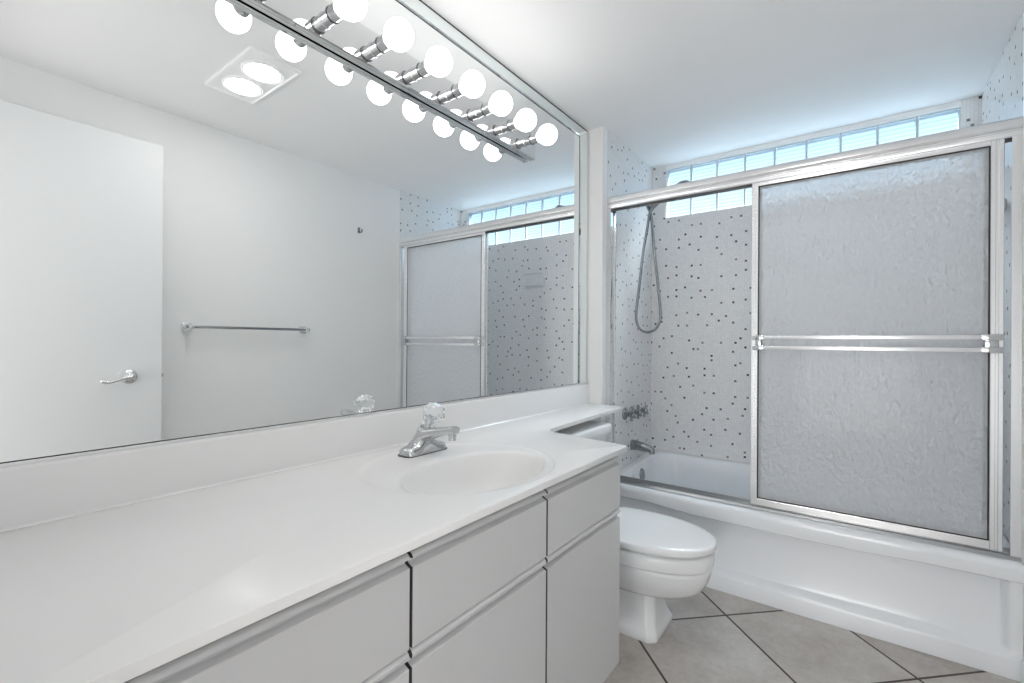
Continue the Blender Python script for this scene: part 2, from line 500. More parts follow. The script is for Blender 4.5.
for i in range(NBULB):
    yy = .531 + .1525 * i; zz = 1.956
    if sock_me is None:
        bm = bmesh.new()
        lathe(bm, (.0318, yy, zz), (1, 0, 0), [(.0205, 0), (.0205, .002), (.0180, .0035), (.0180, .033), (.0200, .0345), (.0205, .036), (.0205, .0655), (.0212, .0665), (.0212, .0690), (.0170, .0695), (.016, .05)], 28)
        s = finish('socket', bm, mat('brushed_socket_metal', (.62, .63, .64), .16, 1.), vl); sock_me = s.data
        bm = bmesh.new()
        lathe(bm, (.0318, yy, zz), (1, 0, 0), [(.0185, .0338), (.0216, .0342), (.0216, .0358), (.0185, .0362)], 28)
        r_ = finish('socket_ring', bm, mat('dark_socket_ring', (.10, .10, .11), .3, 1.), s); r_.matrix_parent_inverse = Matrix.Identity(4); ring_me = r_.data
        bm = bmesh.new()
        R = .0405; prof = [(.0165, .058), (.0168, .070)]
        a0 = math.asin(.0190 / R)
        for k in range(17):
            a = PI - a0 - (PI - a0) * k / 16
            prof.append((R * math.sin(a), .1112 + R * math.cos(a)))
        lathe(bm, (.0318, yy, zz), (1, 0, 0), prof, 32)
        b = finish('bulb', bm, M_BULB, vl); bulb_me = b.data; y_first = yy
    else:
        for nm, me in (('socket', sock_me), ('bulb', bulb_me)):
            q = bpy.data.objects.new(nm, me); COL.objects.link(q)
            q.parent = vl; q.matrix_parent_inverse = Matrix.Translation(-vl.location)
            q.location = (0, yy - y_first, 0)
            if nm == 'socket':
                w_ = bpy.data.objects.new('socket_ring', ring_me); COL.objects.link(w_); w_.parent = q

# ================================================================== CEILING DOWNLIGHT
cl = thing('recessed_ceiling_light', 'square white twin downlight set in ceiling, seen in the mirror', 'light', (.93, .93, ZC))
CX0, CX1, CY0, CY1 = .715, 1.150, .822, 1.034
bm = bmesh.new()
zt = ZC - .0005
rings = [rrect(CX0, CX1, CY0, CY1, .006, zt, 3), rrect(CX0, CX1, CY0, CY1, .006, ZC - .012, 3),
         rrect(CX0 + .004, CX1 - .004, CY0 + .004, CY1 - .004, .005, ZC - .015, 3),
         rrect(CX0 + .014, CX1 - .014, CY0 + .014, CY1 - .014, .004, ZC - .015, 3),
         rrect(CX0 + .018, CX1 - .018, CY0 + .018, CY1 - .018, .004, ZC - .010, 3)]
loft(bm, rings)
finish('trim_plate', bm, M_WHITEP, cl)
for xx in (.842, 1.023):
    bm = bmesh.new()
    lathe(bm, (xx, .928, ZC - .0098), (0, 0, -1), [(.083, 0), (.083, .003), (.079, .006), (.074, .003), (.070, .005), (.066, .0015), (.06, .0015)], 40)
    g_ = finish('lamp_ring', bm, M_WHITEP, cl)
    bm = bmesh.new()
    lathe(bm, (xx, .928, ZC - .0113), (0, 0, -1), [(.062, 0), (.061, .006), (.050, .012), (.03, .016), (.002, .0175)], 40)
    finish('lamp_lens', bm, M_DOWN, cl)

# ================================================================== COUNTERTOP
ct = thing('vanity_countertop', 'long white cultured marble countertop with molded oval sink and narrow toilet shelf', 'countertop', (.3, .7, ZK - .016))
XF = .584
outline = [(0, .004), (XF - .004, .004), (XF, .008), (XF, 1.380), (XF - .006, 1.388), (XF - .02, 1.392), (.44, 1.408), (.335, 1.424), (.285, 1.436), (.258, 1.452),
           (.243, 1.480), (.236, 1.54), (.231, 1.65), (.222, 1.85), (.212, 2.05), (.206, 2.2262), (.0, 2.2262)]
def offset_poly(P, d):
    out = []; n = len(P)
    for i in range(n):
        a, b, c = Vector(P[i - 1]), Vector(P[i]), Vector(P[(i + 1) % n])
        n1 = Vector(((b - a).y, -(b - a).x)).normalized(); n2 = Vector(((c - b).y, -(c - b).x)).normalized()
        k = n1 + n2; k = k / max(k.dot(n1), .3)
        out.append(tuple(b - k * d))
    return out
RC, RA = (.318, .910), (.242, .268)      # outer ring of the sink deck
BC, BA = (.384, .903), (.147, .226)      # basin opening
NE = 96
def ell(c, a, z): return [(c[0] + a[0] * math.cos(2 * PI * i / NE), c[1] + a[1] * math.sin(2 * PI * i / NE), z) for i in range(NE)]
bm = bmesh.new()
top = [bm.verts.new((x, y, ZK)) for x, y in offset_poly(outline, .0018)]
top_e = [bm.edges.new((top[i], top[(i + 1) % len(top)])) for i in range(len(top))]
hole = [bm.verts.new(p) for p in ell(RC, RA, ZK)]
hole_e = [bm.edges.new((hole[i], hole[(i + 1) % NE])) for i in range(NE)]
bmesh.ops.triangle_fill(bm, use_beauty=True, edges=top_e + hole_e)
for f in [f for f in bm.faces if ((f.calc_center_median().x - RC[0]) / RA[0]) ** 2 + ((f.calc_center_median().y - RC[1]) / RA[1]) ** 2 < .97]:
    bm.faces.remove(f)
prev = top
for d, z in ((.0004, ZK - .0006), (0, ZK - .002), (0, ZK - .016)):
    cur = [bm.verts.new((x, y, z)) for x, y in offset_poly(outline, d)]
    for i in range(len(cur)):
        j = (i + 1) % len(cur); bm.faces.new((prev[i], prev[j], cur[j], cur[i]))
    prev = cur
ring_in = [bm.verts.new(p) for p in ell(RC, (RA[0] - .004, RA[1] - .004), ZK - .016)]
bot_e = [bm.edges.get((prev[i], prev[(i + 1) % len(prev)])) for i in range(len(prev))]
rin_e = [bm.edges.new((ring_in[i], ring_in[(i + 1) % NE])) for i in range(NE)]
bmesh.ops.triangle_fill(bm, use_beauty=True, edges=bot_e + rin_e)
bm.faces.ensure_lookup_table()
for f in [f for f in bm.faces if f.calc_center_median().z < ZK - .0155 and ((f.calc_center_median().x - RC[0]) / RA[0]) ** 2 + ((f.calc_center_median().y - RC[1]) / RA[1]) ** 2 < .93]:
    bm.faces.remove(f)
finish('slab', bm, M_MARBLE, ct, angle=50)
# sink: shallow deck ring, rolled lip, bowl
def mixr(t, z): return ell((RC[0] + (BC[0] - RC[0]) * t, RC[1] + (BC[1] - RC[1]) * t), (RA[0] + (BA[0] - RA[0]) * t, RA[1] + (BA[1] - RA[1]) * t), z)
rings = [ell(RC, RA, ZK)]
for t, dz in ((.02, .0003), (.06, .0012), (.11, .0024), (.16, .003), (.5, .0036), (.85, .0042)): rings.append(mixr(t, ZK - dz))
depth = .125
for s, dz in ((1.0, .005), (.985, .0065), (.97, .010), (.955, .016), (.93, .028), (.90, .045), (.85, .068), (.77, .090), (.66, .106), (.5, .117), (.32, .123), (.16, .125)):
    rings.append(ell((BC[0] - .006 * (1 - s), BC[1]), (BA[0] * s, BA[1] * s), ZK - dz))
bm = bmesh.new(); loft(bm, rings, cap0=False)
finish('sink_basin', bm, M_MARBLE, ct, angle=60)
bm = bmesh.new()
lathe(bm, (BC[0] - .005, BC[1], ZK - .1255), (0, 0, 1), [(.024, 0), (.024, .002), (.020, .003), (.016, .001), (.012, .004), (.004, .005)], 24)
finish('drain', bm, M_CHROME, ct)
bm = bmesh.new()
prism_y(bm, [(-.0055, ZK + .0003), (.022, ZK + .0003), (.0185, ZK + .004), (.018, .886), (.0165, .8905), (.012, .892), (-.0055, .892)], .006, 2.2262)
finish('backsplash', bm, M_MARBLE, ct)

# ================================================================== FAUCET
fx, fy, fz = .133, .945, ZK - .0032
fa = thing('sink_faucet', 'chrome single-lever sink faucet with clear faceted acrylic knob', 'faucet', (fx, fy, fz))
bm = bmesh.new()
# base plate: rounded bar along y with a saddle that swells towards the middle
rings = []
NS = 25
for i in range(NS):
    t = i / (NS - 1) * 2 - 1
    y = fy + t * .076
    endf = math.sqrt(max(0, 1 - max(0, (abs(t) - .72) / .28) ** 2))
    hw = .029 * (.45 + .55 * endf) if abs(t) < .999 else .012
    h = .019 + .038 * math.exp(-(t / .40) ** 2) + .004 * (1 - abs(t))
    if abs(t) > .93: h *= .82
    hwb = hw
    ring = []
    for (px, pz) in ((-1, 0), (-1, .35), (-.93, .72), (-.7, .95), (-.3, 1), (.3, 1), (.7, .95), (.93, .72), (1, .35), (1, 0)):
        ring.append((fx + px * hwb * (1 - .12 * pz), y, fz + .002 + pz * h))
    rings.append(ring)
loft(bm, rings)
finish('base', bm, M_FAUCET, fa, angle=40)
bm = bmesh.new()
loft(bm, [[(fx + (x - fx) * k, fy + (y - fy) * k, z) for x, y, z in rrect(fx - .030, fx + .030, fy - .082, fy + .082, .022, zz)] for k, zz in ((1, fz), (1, fz + .002))])
finish('gasket', bm, M_BLACK, fa)
# spout: tapered box sweep out over the basin
bm = bmesh.new()
path = [((fx - .022, fz + .030), .024, .016), ((fx - .005, fz + .044), .0255, .021), ((fx + .02, fz + .053), .025, .020), ((fx + .045, fz + .061), .0225, .0165),
        ((fx + .075, fz + .069), .0195, .0125), ((fx + .105, fz + .0755), .018, .0108), ((fx + .125, fz + .078), .0165, .0108), ((fx + .133, fz + .078), .0145, .0095)]
rings = []
for (x, z), hw, hh in path:
    ring = []
    for k in range(20):
        a = 2 * PI * k / 20
        ca, sa = math.cos(a), math.sin(a)
        ring.append((x, fy + hw * math.copysign(abs(ca) ** .55, ca), z + hh * math.copysign(abs(sa) ** .6, sa)))
    rings.append(ring)
loft(bm, rings)
finish('spout', bm, M_FAUCET, fa, angle=45)
bm = bmesh.new()
lathe(bm, (fx + .118, fy, fz + .071), (.05, 0, -1), [(.0115, 0), (.0115, .012), (.0105, .013), (.0105, .022), (.008, .023), (.0075, .018)], 24)
finish('aerator', bm, M_FAUCET, fa)
kb = Vector((fx + .004, fy + .002, fz + .061)); kax = Vector((.50, .16, 1)).normalized()
bm = bmesh.new()
lathe(bm, kb, kax, [(.0225, -.010), (.0225, .002), (.021, .008), (.016, .013), (.011, .016), (.008, .02), (.0075, .045), (.004, .047)], 28)
finish('cap', bm, M_FAUCET, fa)
bm = bmesh.new()
kp = [(.019, .009), (.0195, .020), (.0205, .032), (.0255, .044), (.0315, .056), (.0335, .066), (.0315, .076), (.025, .085), (.014, .090)]
n = 12; u, v, d = frame_from(kax); rings = []
for q, (r, h) in enumerate(kp):
    rings.append([kb + d * h + (u * math.cos(2 * PI * (i + .5 * (q % 2)) / n) + v * math.sin(2 * PI * (i + .5 * (q % 2)) / n)) * (r * (1.0 if q < 3 else (1.03 if q % 2 else .985))) for i in range(n)])
R_ = [[bm.verts.new(p) for p in ring] for ring in rings]
for q in range(len(R_) - 1):
    a, b = R_[q], R_[q + 1]
    for i in range(n):
        j = (i + 1) % n
        if q % 2 == 0: bm.faces.new((a[i], a[j], b[i])); bm.faces.new((a[j], b[j], b[i]))
        else: bm.faces.new((a[i], a[j], b[j])); bm.faces.new((a[i], b[j], b[i]))
bm.faces.new(R_[0][::-1]); bm.faces.new(R_[-1])
finish('knob', bm, M_ACRYL, fa, smooth=False)['label'] = 'clear faceted acrylic knob'

# ================================================================== VANITY CABINETS
XD = .574                                       # face of the doors and drawers
def pull_front(bm, y0, y1, z0, z1, T):
    """slab front with a rounded lip and a finger groove along its top"""
    th = .019; g = z1 - T
    prof = [(XD - th, z0), (XD - .001, z0), (XD, z0 + .001), (XD, g - .001), (XD - .0008, g), (XD - .0045, g + .0012), (XD - .0110, g + .0045), (XD - .0125, g + .0065),
            (XD - .0125, g + .0125), (XD - .0115, g + .0135), (XD - .0020, g + .0138), (XD - .0002, g + .0150), (XD + .0006, z1 - .0085), (XD - .0006, z1 - .0050), (XD - .0034, z1 - .0018), (XD - .0070, z1), (XD - th, z1)]
    prism_y(bm, prof, y0, y1)
    for f in bm.faces:                       # end faces darkened to stand for shade in the seams
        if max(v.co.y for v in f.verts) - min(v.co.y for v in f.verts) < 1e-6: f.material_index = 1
units = [(.101, .5155, 'white vanity cabinet unit nearest the camera, farthest from toilet'),
         (.5165, .9320, 'middle white vanity cabinet unit below the sink faucet'),
         (.9330, 1.3550, 'white vanity cabinet unit at counter end beside toilet')]
for y0, y1, lab in units:
    v_ = thing('vanity_cabinet', lab, 'cabinet', (.3, (y0 + y1) / 2, 0), 'white vanity cabinets under the counter')
    bm = bmesh.new()
    t = .016; zb, ztp = .120, ZK - .018
    if True:
        for ya, yb_ in ((y0, y0 + t), (y1 - t, y1)):
            if .6 < ya < 1.2:      # cut down under the sink bowl
                prism_y(bm, [(0, zb), (XD - .021, zb), (XD - .021, ztp), (XD - .034, ztp), (XD - .034, .645), (0, .645)], ya, yb_)
            else: box(bm, .0, XD - .021, ya, yb_, zb, ztp)
        box(bm, .0, XD - .022, y0 + t, y1 - t, zb, zb + t)
        box(bm, .0, .008, y0 + t, y1 - t, zb + t, ztp)
        box(bm, XD - .033, XD - .022, y0 + t, y1 - t, ztp - .05, ztp)
        box(bm, XD - .040, XD - .022, y0 + t, y1 - t, .588, .618)
        # toe kick and its side returns
        box(bm, .47, .486, y0, y1, 0, zb)
        box(bm, .0, .47, y0, y0 + t, 0, zb); box(bm, .0, .47, y1 - t, y1, 0, zb)
    finish('carcass', bm, M_LAM, v_, smooth=False)
    bm = bmesh.new(); box(bm, XD - .0212, XD - .0203, y0 + .002, y1 - .002, zb + .004, ztp - .002)  # black board stands in for shade in the gaps between fronts
    finish('gap_shade_board', bm, M_GAP_SHADE, v_, smooth=False)
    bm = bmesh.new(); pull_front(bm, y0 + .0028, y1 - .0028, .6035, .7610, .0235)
    finish('drawer_front', bm, [M_LAM, M_END_SHADE], v_, angle=25)
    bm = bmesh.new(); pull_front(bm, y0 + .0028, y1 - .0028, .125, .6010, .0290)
    finish('door', bm, [M_LAM, M_END_SHADE], v_, angle=25)
bm = bmesh.new(); box(bm, .0, XD - .002, .004, .1005, 0.0, ZK - .018, .001, 1)
tag(finish('vanity_filler_panel', bm, M_LAM), 'narrow white filler panel between vanity and doorway wall', 'panel')

# ================================================================== TOILET
TY = 1.795
to = thing('toilet', 'white two-piece toilet with closed lid between vanity and bathtub', 'toilet', (.45, TY, 0))
def egg(x0, x1, w, z, n=56, xm=.42, p=2.15, pb=2.8):
    """egg outline: blunt at the back, elongated towards the front"""
    c = x0 + (x1 - x0) * xm; out = []
    for i in range(n):
        a = 2 * PI * i / n; ca, sa = math.cos(a), math.sin(a)
        e = p if ca > 0 else pb
        rx = (x1 - c) if ca > 0 else (c - x0)
        out.append((c + rx * math.copysign(abs(ca) ** (2 / e), ca), TY + w * math.copysign(abs(sa) ** (2 / e), sa), z))
    return out
ZRIM = .346
bm = bmesh.new()
secs = [(.28, .560, .066, .150, 2.2), (.262, .610, .088, .154, 2.15), (.25, .648, .110, .165, 2.15), (.24, .684, .130, .184, 2.15), (.232, .710, .146, .206, 2.15), (.228, .727, .160, .242, 2.15),
        (.225, .735, .1685, .272, 2.15), (.225, .7375, .1710, .2860, 2.15), (.225, .736, .1690, .2885, 2.15), (.225, .728, .1600, .2905, 2.15), (.225, .728, .1600, .2940, 2.15), (.224, .742, .1755, .2960, 2.15), (.224, .744, .1775, .312, 2.15), (.224, .744, .1775, .334, 2.15), (.228, .741, .174, .3435, 2.15), (.232, .737, .170, ZRIM, 2.15)]
loft(bm, [egg(a, b, w, z, p=p) for a, b, w, z, p in secs])
finish('bowl', bm, M_PORC, to, angle=50)
bm = bmesh.new()
def ped(x1, w, z, r, c):    # pedestal section with chamfered front corners
    x0 = .16
    P = [(x0, TY - w), (x1 - c, TY - w), (x1, TY - w + c * .9), (x1, TY + w - c * .9), (x1 - c, TY + w), (x0, TY + w)]
    out = []
    m_ = len(P)
    for i in range(m_):
        a, b, cc = Vector(P[i - 1]), Vector(P[i]), Vector(P[(i + 1) % m_])
        p0 = b + (a - b).normalized() * r; p1 = b + (cc - b).normalized() * r
        for k in range(5):
            t = k / 4; q = (1 - t) ** 2 * p0 + 2 * t * (1 - t) * b + t * t * p1
            out.append((q.x, q.y, z))
    return out
loft(bm, [ped(.568, .116, 0.001, .010, .026), ped(.570, .118, .010, .010, .026), ped(.568, .1165, .024, .010, .026), ped(.563, .110, .034, .010, .026), ped(.555, .098, .058, .011, .026),
          ped(.552, .087, .085, .012, .026), ped(.548, .080, .115, .012, .026), ped(.549, .079, .140, .012, .026), ped(.552, .080, .170, .012, .026)])
finish('pedestal', bm, M_PORC, to, angle=50)
bm = bmesh.new()
loft(bm, [egg(.268, .732, .168, ZRIM + .003), egg(.264, .736, .171, ZRIM + .006), egg(.264, .736, .171, ZRIM + .009), egg(.268, .732, .168, ZRIM + .0115)])
finish('seat', bm, M_SEAT, to)
bm = bmesh.new()
LZ = ZRIM + .0120
loft(bm, [egg(.258, .745, .178, LZ), egg(.255, .750, .183, LZ + .003), egg(.254, .751, .184, LZ + .016), egg(.256, .749, .182, LZ + .0215), egg(.262, .742, .176, LZ + .0245), egg(.285, .717, .155, LZ + .0275), egg(.34, .63, .095, LZ + .0290), egg(.42, .50, .025, LZ + .0295)])
finish('lid', bm, M_SEAT, to, angle=50)
for s in (-1, 1):
    bm = bmesh.new()
    lathe(bm, (.252, TY + s * .075 - .02, ZRIM + .012), (0, 1, 0), [(.010, 0), (.0115, .002), (.0115, .038), (.010, .04)], 16)
    box(bm, .236, .268, TY + s * .075 - .016, TY + s * .075 + .016, ZRIM - .002, ZRIM + .012, .003)
    finish('hinge', bm, M_SEAT, to)
bm = bmesh.new()
loft(bm, [[(x, y, z) for x, y, z in rrect(.03 + i, .215 - i, TY - .235 + i, TY + .235 - i, .03, z)] for i, z in ((.03, .333), (.012, .345), (.004, .38), (0, .44), (-.004, .69))])
finish('tank', bm, M_PORC, to, angle=50)
bm = bmesh.new()
loft(bm, [rrect(.018 + i, .236 - i, TY - .248 + i, TY + .248 - i, .02, z) for i, z in ((.006, .6905), (.001, .693), (0, .698), (0, .722), (.002, .728), (.007, .732), (.016, .733))])
finish('tank_lid', bm, M_PORC, to, angle=50)

# ================================================================== BATHTUB
tub = thing('bathtub', 'white alcove bathtub with recessed apron panel below the sliding doors', 'bathtub', (.84, 2.6, 0))
X0, X1 = XS + .0015, W - .0015
def rimz(y): return .382 + .043 * sstep(2.36, 2.50, y)
bm = bmesh.new()
def ring_(i, r, zf, y0=None):
    x0, x1, y0_, y1 = X0 + i[0], X1 - i[1], i[2], i[3]
    return [(x, y, zf(x, y)) for x, y, _ in rrect(x0, x1, y0_, y1, r, 0, 12)]
rz = lambda x, y: rimz(y)
rings = [ring_((0, 0, 2.270, YB - .0015), .003, rz), ring_((.02, .02, 2.30, YB - .012), .02, rz), ring_((.055, .06, 2.352, YB - .042), .10, rz),
         ring_((.064, .072, 2.360, YB - .050), .12, lambda x, y: rimz(y) - .003), ring_((.071, .085, 2.367, YB - .058), .13, lambda x, y: rimz(y) - .014),
         ring_((.078, .11, 2.374, YB - .066), .14, lambda x, y: min(rimz(y), .40) - .05), ring_((.095, .20, 2.388, YB - .085), .15, lambda x, y: .22),
         ring_((.112, .28, 2.405, YB - .105), .15, lambda x, y: .12), ring_((.14, .33, 2.435, YB - .135), .14, lambda x, y: .088), ring_((.20, .40, 2.50, YB - .20), .08, lambda x, y: .078)]
loft(bm, rings, cap0=False)
finish('basin', bm, M_TUB, tub, angle=50)
# apron with a rolled lip and a recessed panel, bowed slightly outwards
bm = bmesh.new()
def apron_prof(x):
    bow = .010 * math.sin(PI * min(1, max(0, (x - X0) / (X1 - X0)))) + .010 * sstep(.25, .62, x)
    rec = sstep(X0 + .02, X0 + .045, x) * (1 - sstep(1.553, 1.575, x))
    yf = 2.252 - bow
    zl = .322 - .010 * sstep(.3, .6, x) * (1 - sstep(1.1, 1.4, x))
    d = .026 * rec
    P = [(2.285, .380), (2.272, .3845), (2.262 - bow * .6, .3835), (yf + .006, .379), (yf + .001, .371), (yf, .360), (yf, zl + .010), (yf + .0015, zl + .003), (yf + .006, zl),
         (yf + .006 + d, zl - .006), (2.258 + (.022 - .0) * rec - bow * (1 - rec), zl - .014)]
    yp = 2.258 + .020 * rec - bow * (1 - rec)
    P += [(yp, .20), (yp, .098), (yp - .004 * rec, .090), (2.250 - bow * .5, .076), (2.2455 - bow * .5, .071), (2.243 - bow * .5, .064), (2.243 - bow * .5, .001), (2.285, .001)]
    return [(x, y, z) for y, z in P]
xs = [X0, X0 + .02, X0 + .028, X0 + .037, X0 + .045] + [.14 + .1 * i for i in range(14)] + [1.50, 1.53, 1.545, 1.553, 1.558, 1.564, 1.570, 1.575, 1.588, X1]
loft(bm, [apron_prof(x) for x in xs])
finish('apron', bm, M_TUB, tub, angle=40)
bm = bmesh.new()
lathe(bm, (X0 + .0745, 2.60, .352), (1, 0, .12), [(.036, 0), (.036, .004), (.033, .009), (.02, .012), (.010, .0125)], 28)
op = finish('overflow_plate', bm, M_DCHROME, tub)
bm = bmesh.new()
tube(bm, [(X0 + .086, 2.60, .354), (X0 + .104, 2.60, .348), (X0 + .112, 2.60, .330)], .005, 10)
ol = finish('trip_lever', bm, M_DCHROME, op); ol.matrix_parent_inverse = Matrix.Translation(-tub.location)

# ================================================================== SHOWER DOORS
fr = thing('shower_door_frame', 'bright aluminium frame with header rail and jambs around the tub opening', 'shower frame', (.84, 2.31, .385))
bm = bmesh.new()
hp = [(2.290, 1.823), (2.285, 1.825), (2.2835, 1.829), (2.2835, 1.839), (2.286, 1.843), (2.2905, 1.845), (2.2905, 1.8475), (2.283, 1.850), (2.279, 1.856), (2.2785, 1.868), (2.282, 1.879), (2.290, 1.886), (2.300, 1.889),
      (2.335, 1.889), (2.347, 1.885), (2.353, 1.876), (2.355, 1.864), (2.355, 1.826), (2.350, 1.823), (2.346, 1.823), (2.346, 1.836), (2.296, 1.836), (2.296, 1.823)]
prism_x(bm, hp, XS + .0008, W - .0008)
finish('header_rail', bm, M_ALU, fr, angle=30)
bm = bmesh.new(); box(bm, XS + .002, W - .002, 2.2965, 2.3455, 1.8345, 1.8358)
finish('header_recess', bm, M_BLACK, fr, smooth=False)
for xa, xb, nm in ((XS + .0006, XS + .022, 'left'), (W - .026, W - .0006, 'right')):
    bm = bmesh.new()
    inn = xb if nm == 'left' else xa; out = xa if nm == 'left' else xb
    if nm == 'right':
        P = [(out, 2.283), (inn, 2.283), (inn, 2.2865), (out - .005, 2.2875), (out - .005, 2.352), (out, 2.352)]
    else: P = [(out, 2.283), (inn, 2.283), (inn, 2.290), (inn + (out - inn) * .35, 2.292), (inn + (out - inn) * .35, 2.342), (inn, 2.344), (inn, 2.352), (out, 2.352)]
    loft(bm, [[(x, y, .3955) for x, y in P], [(x, y, 1.8232) for x, y in P]])
    finish('side_jamb', bm, M_ALU if nm == 'right' else M_CHROME, fr, smooth=False)
bm = bmesh.new()
tp = [(2.276, .3832), (2.276, .387), (2.283, .3955), (2.287, .3955), (2.289, .390), (2.314, .390), (2.316, .398), (2.320, .398), (2.322, .390), (2.346, .390), (2.348, .400), (2.353, .400), (2.355, .386), (2.355, .3832)]
prism_x(bm, tp, XS + .0008, W - .0008)
finish('bottom_track', bm, M_TRACK, fr, smooth=False)

def sliding_door(yc, x0, x1, z0, z1, label, bar):
    d_ = thing('sliding_shower_door', label, 'shower door', ((x0 + x1) / 2, yc, z0), 'sliding frosted shower doors')
    sl, sr = .027, .034; ht = .007
    bm = bmesh.new()
    for f in box(bm, x0 + .01, x1 - .01, yc - .0025, yc + .0025, z0 + .01, z1 - .01):
        f.material_index = 0 if f.calc_center_median().y < yc - .002 else 1     # only the room side is rippled
    finish('glass_pane', bm, [M_FROST, M_CLEAR], d_, smooth=False)['label'] = 'frosted rippled glass pane'
    def stile(xa, xb):
        bm = bmesh.new(); w = xb - xa
        P = [(xa, yc - ht + .002), (xa + .002, yc - ht), (xa + w * .35, yc - ht), (xa + w * .42, yc - ht + .002), (xa + w * .58, yc - ht + .002), (xa + w * .65, yc - ht), (xb - .002, yc - ht), (xb, yc - ht + .002), (xb, yc + ht), (xa, yc + ht)]
        loft(bm, [[(x, y, z0) for x, y in P], [(x, y, z1) for x, y in P]])
        finish('stile', bm, M_ALU, d_, angle=20)
    stile(x0, x0 + sl); stile(x1 - sr, x1)
    for za, zb_ in ((z0, z0 + .030), (z1 - .026, z1)):
        bm = bmesh.new()
        P = [(yc - ht, za + .002), (yc - ht + .002, za), (yc + ht, za), (yc + ht, zb_), (yc - ht + .002, zb_), (yc - ht, zb_ - .003)]
        prism_x(bm, P, x0 + sl, x1 - sr)
        finish('rail', bm, M_ALU, d_, angle=20)
    # dark glazing bead round the pane
    bm = bmesh.new(); g0 = yc - .0052; b_ = .0045
    xa, xb, za, zb_ = x0 + sl, x1 - sr, z0 + .030, z1 - .026
    box(bm, xa, xa + b_, g0, yc - .0026, za, zb_); box(bm, xb - b_, xb, g0, yc - .0026, za, zb_)
    box(bm, xa + b_, xb - b_, g0, yc - .0026, za, za + b_); box(bm, xa + b_, xb - b_, g0, yc - .0026, zb_ - b_, zb_)
    finish('glazing_bead', bm, M_BLACK, d_, smooth=False)
    if bar:
        tb = bpy.data.objects.new('towel_bar', None); COL.objects.link(tb); tb.parent = d_
        tb.matrix_parent_inverse = Matrix.Translation(-d_.location); tb.location = ((x0 + x1) / 2, yc - .03, 1.115)
        def sub(nm, bm, m):
            q = finish(nm, bm, m); q.parent = tb
            q.matrix_parent_inverse = Matrix.Translation(-tb.location)
        for zz in (1.138, 1.094):
            bm = bmesh.new()
            box(bm, x0 + .030, x1 - .040, yc - .040, yc - .034, zz - .008, zz + .008, .002, 2)
            sub('bar', bm, M_ALU)
        for xx in (x0 + .010, x1 - .062):
            bm = bmesh.new(); w = .034 if xx < 1 else .044
            box(bm, xx + .01, xx + w, yc - .036, yc - .0035, 1.088, 1.144, .003, 2)
            for zz in (1.138, 1.094): box(bm, xx, xx + w + .012, yc - .044, yc - .030, zz - .0105, zz + .0105, .003, 2)
            sub('bracket', bm, M_FAUCET)
sliding_door(2.3025, .777, 1.563, .3985, 1.8335, 'outer frosted sliding shower door with double towel bar, facing the room', True)
sliding_door(2.3335, .782, 1.557, .4005, 1.8330, 'inner frosted sliding shower door tucked behind the outer one', False)

# ================================================================== SHOWER FITTINGS
for yy, lab in ((2.530, 'chrome cross handle on the tiled shower wall, nearest the tub front'), (2.627, 'middle chrome cross handle of the three above tub spout'),
                (2.727, 'chrome cross handle on the shower wall, nearest the tiled corner')):
    vt = thing('tub_valve', lab, 'valve', (XS, yy, .702), 'three tub valves on the shower wall')
    bm = bmesh.new()
    lathe(bm, (XS + .0005, yy, .702), (1, 0, 0), [(.034, 0), (.034, .003), (.030, .010), (.019, .016), (.014, .020), (.013, .030)], 28)
    finish('escutcheon', bm, M_DCHROME, vt)
    bm = bmesh.new()
    lathe(bm, (XS + .030, yy, .702), (1, 0, 0), [(.012, 0), (.014, .004), (.016, .012), (.016, .026), (.012, .032), (.006, .034)], 20)
    for k in range(4):
        a = PI / 4 + k * PI / 2 + .25
        dv = Vector((0, math.cos(a), math.sin(a)))
        lathe(bm, Vector((XS + .049, yy, .702)) + dv * .010, dv, [(.0065, 0), (.006, .012), (.0085, .020), (.009, .025), (.006, .029)], 12)
    finish('cross_handle', bm, M_DCHROME, vt)
sp = thing('tub_spout', 'chrome tub spout on the tiled wall under the three valves', 'spout', (XS, 2.64, .508))
bm = bmesh.new(); rings = []
for x, zc_, r, e in ((XS + .0005, .508, .030, 1), (XS + .006, .508, .031, 1), (XS + .03, .5075, .029, 1), (XS + .07, .503, .0255, 1), (XS + .10, .498, .022, 1), (XS + .122, .494, .019, 1), (XS + .133, .491, .015, 1), (XS + .137, .489, .008, 1)):
    rings.append([(x, 2.64 + r * .92 * math.cos(2 * PI * i / 24), zc_ + r * math.sin(2 * PI * i / 24)) for i in range(24)])
loft(bm, rings)
finish('spout_body', bm, M_DCHROME, sp, angle=60)
bm = bmesh.new()
lathe(bm, (XS + .121, 2.64, .489), (.15, 0, -1), [(.016, -.006), (.0165, .014), (.0165, .020), (.013, .021), (.012, .012)], 20)
finish('outlet', bm, M_DCHROME, sp)

hs = thing('hand_shower', 'chrome hand shower on wall arm with long looping metal hose', 'shower', (XS, 2.63, 1.93))
bm = bmesh.new()
lathe(bm, (XS + .0005, 2.63, 1.965), (1, 0, 0), [(.028, 0), (.028, .003), (.022, .009), (.012, .012)], 24)
finish('flange', bm, M_CHROME, hs)
bm = bmesh.new(); tube(bm, spline([(XS + .008, 2.63, 1.965), (XS + .05, 2.63, 1.962), (XS + .09, 2.63, 1.940), (XS + .112, 2.63, 1.918)], 6), .0095, 14)
finish('shower_arm', bm, M_CHROME, hs)
bm = bmesh.new()
lathe(bm, (XS + .105, 2.63, 1.926), (.4, 0, -1), [(.014, 0), (.017, .004), (.017, .024), (.012, .030)], 18)
tube(bm, [(XS + .106, 2.63, 1.905), (XS + .125, 2.628, 1.902), (XS + .142, 2.626, 1.910)], [.012, .013, .016], 14)
finish('holder', bm, M_DCHROME, hs)
bm = bmesh.new()
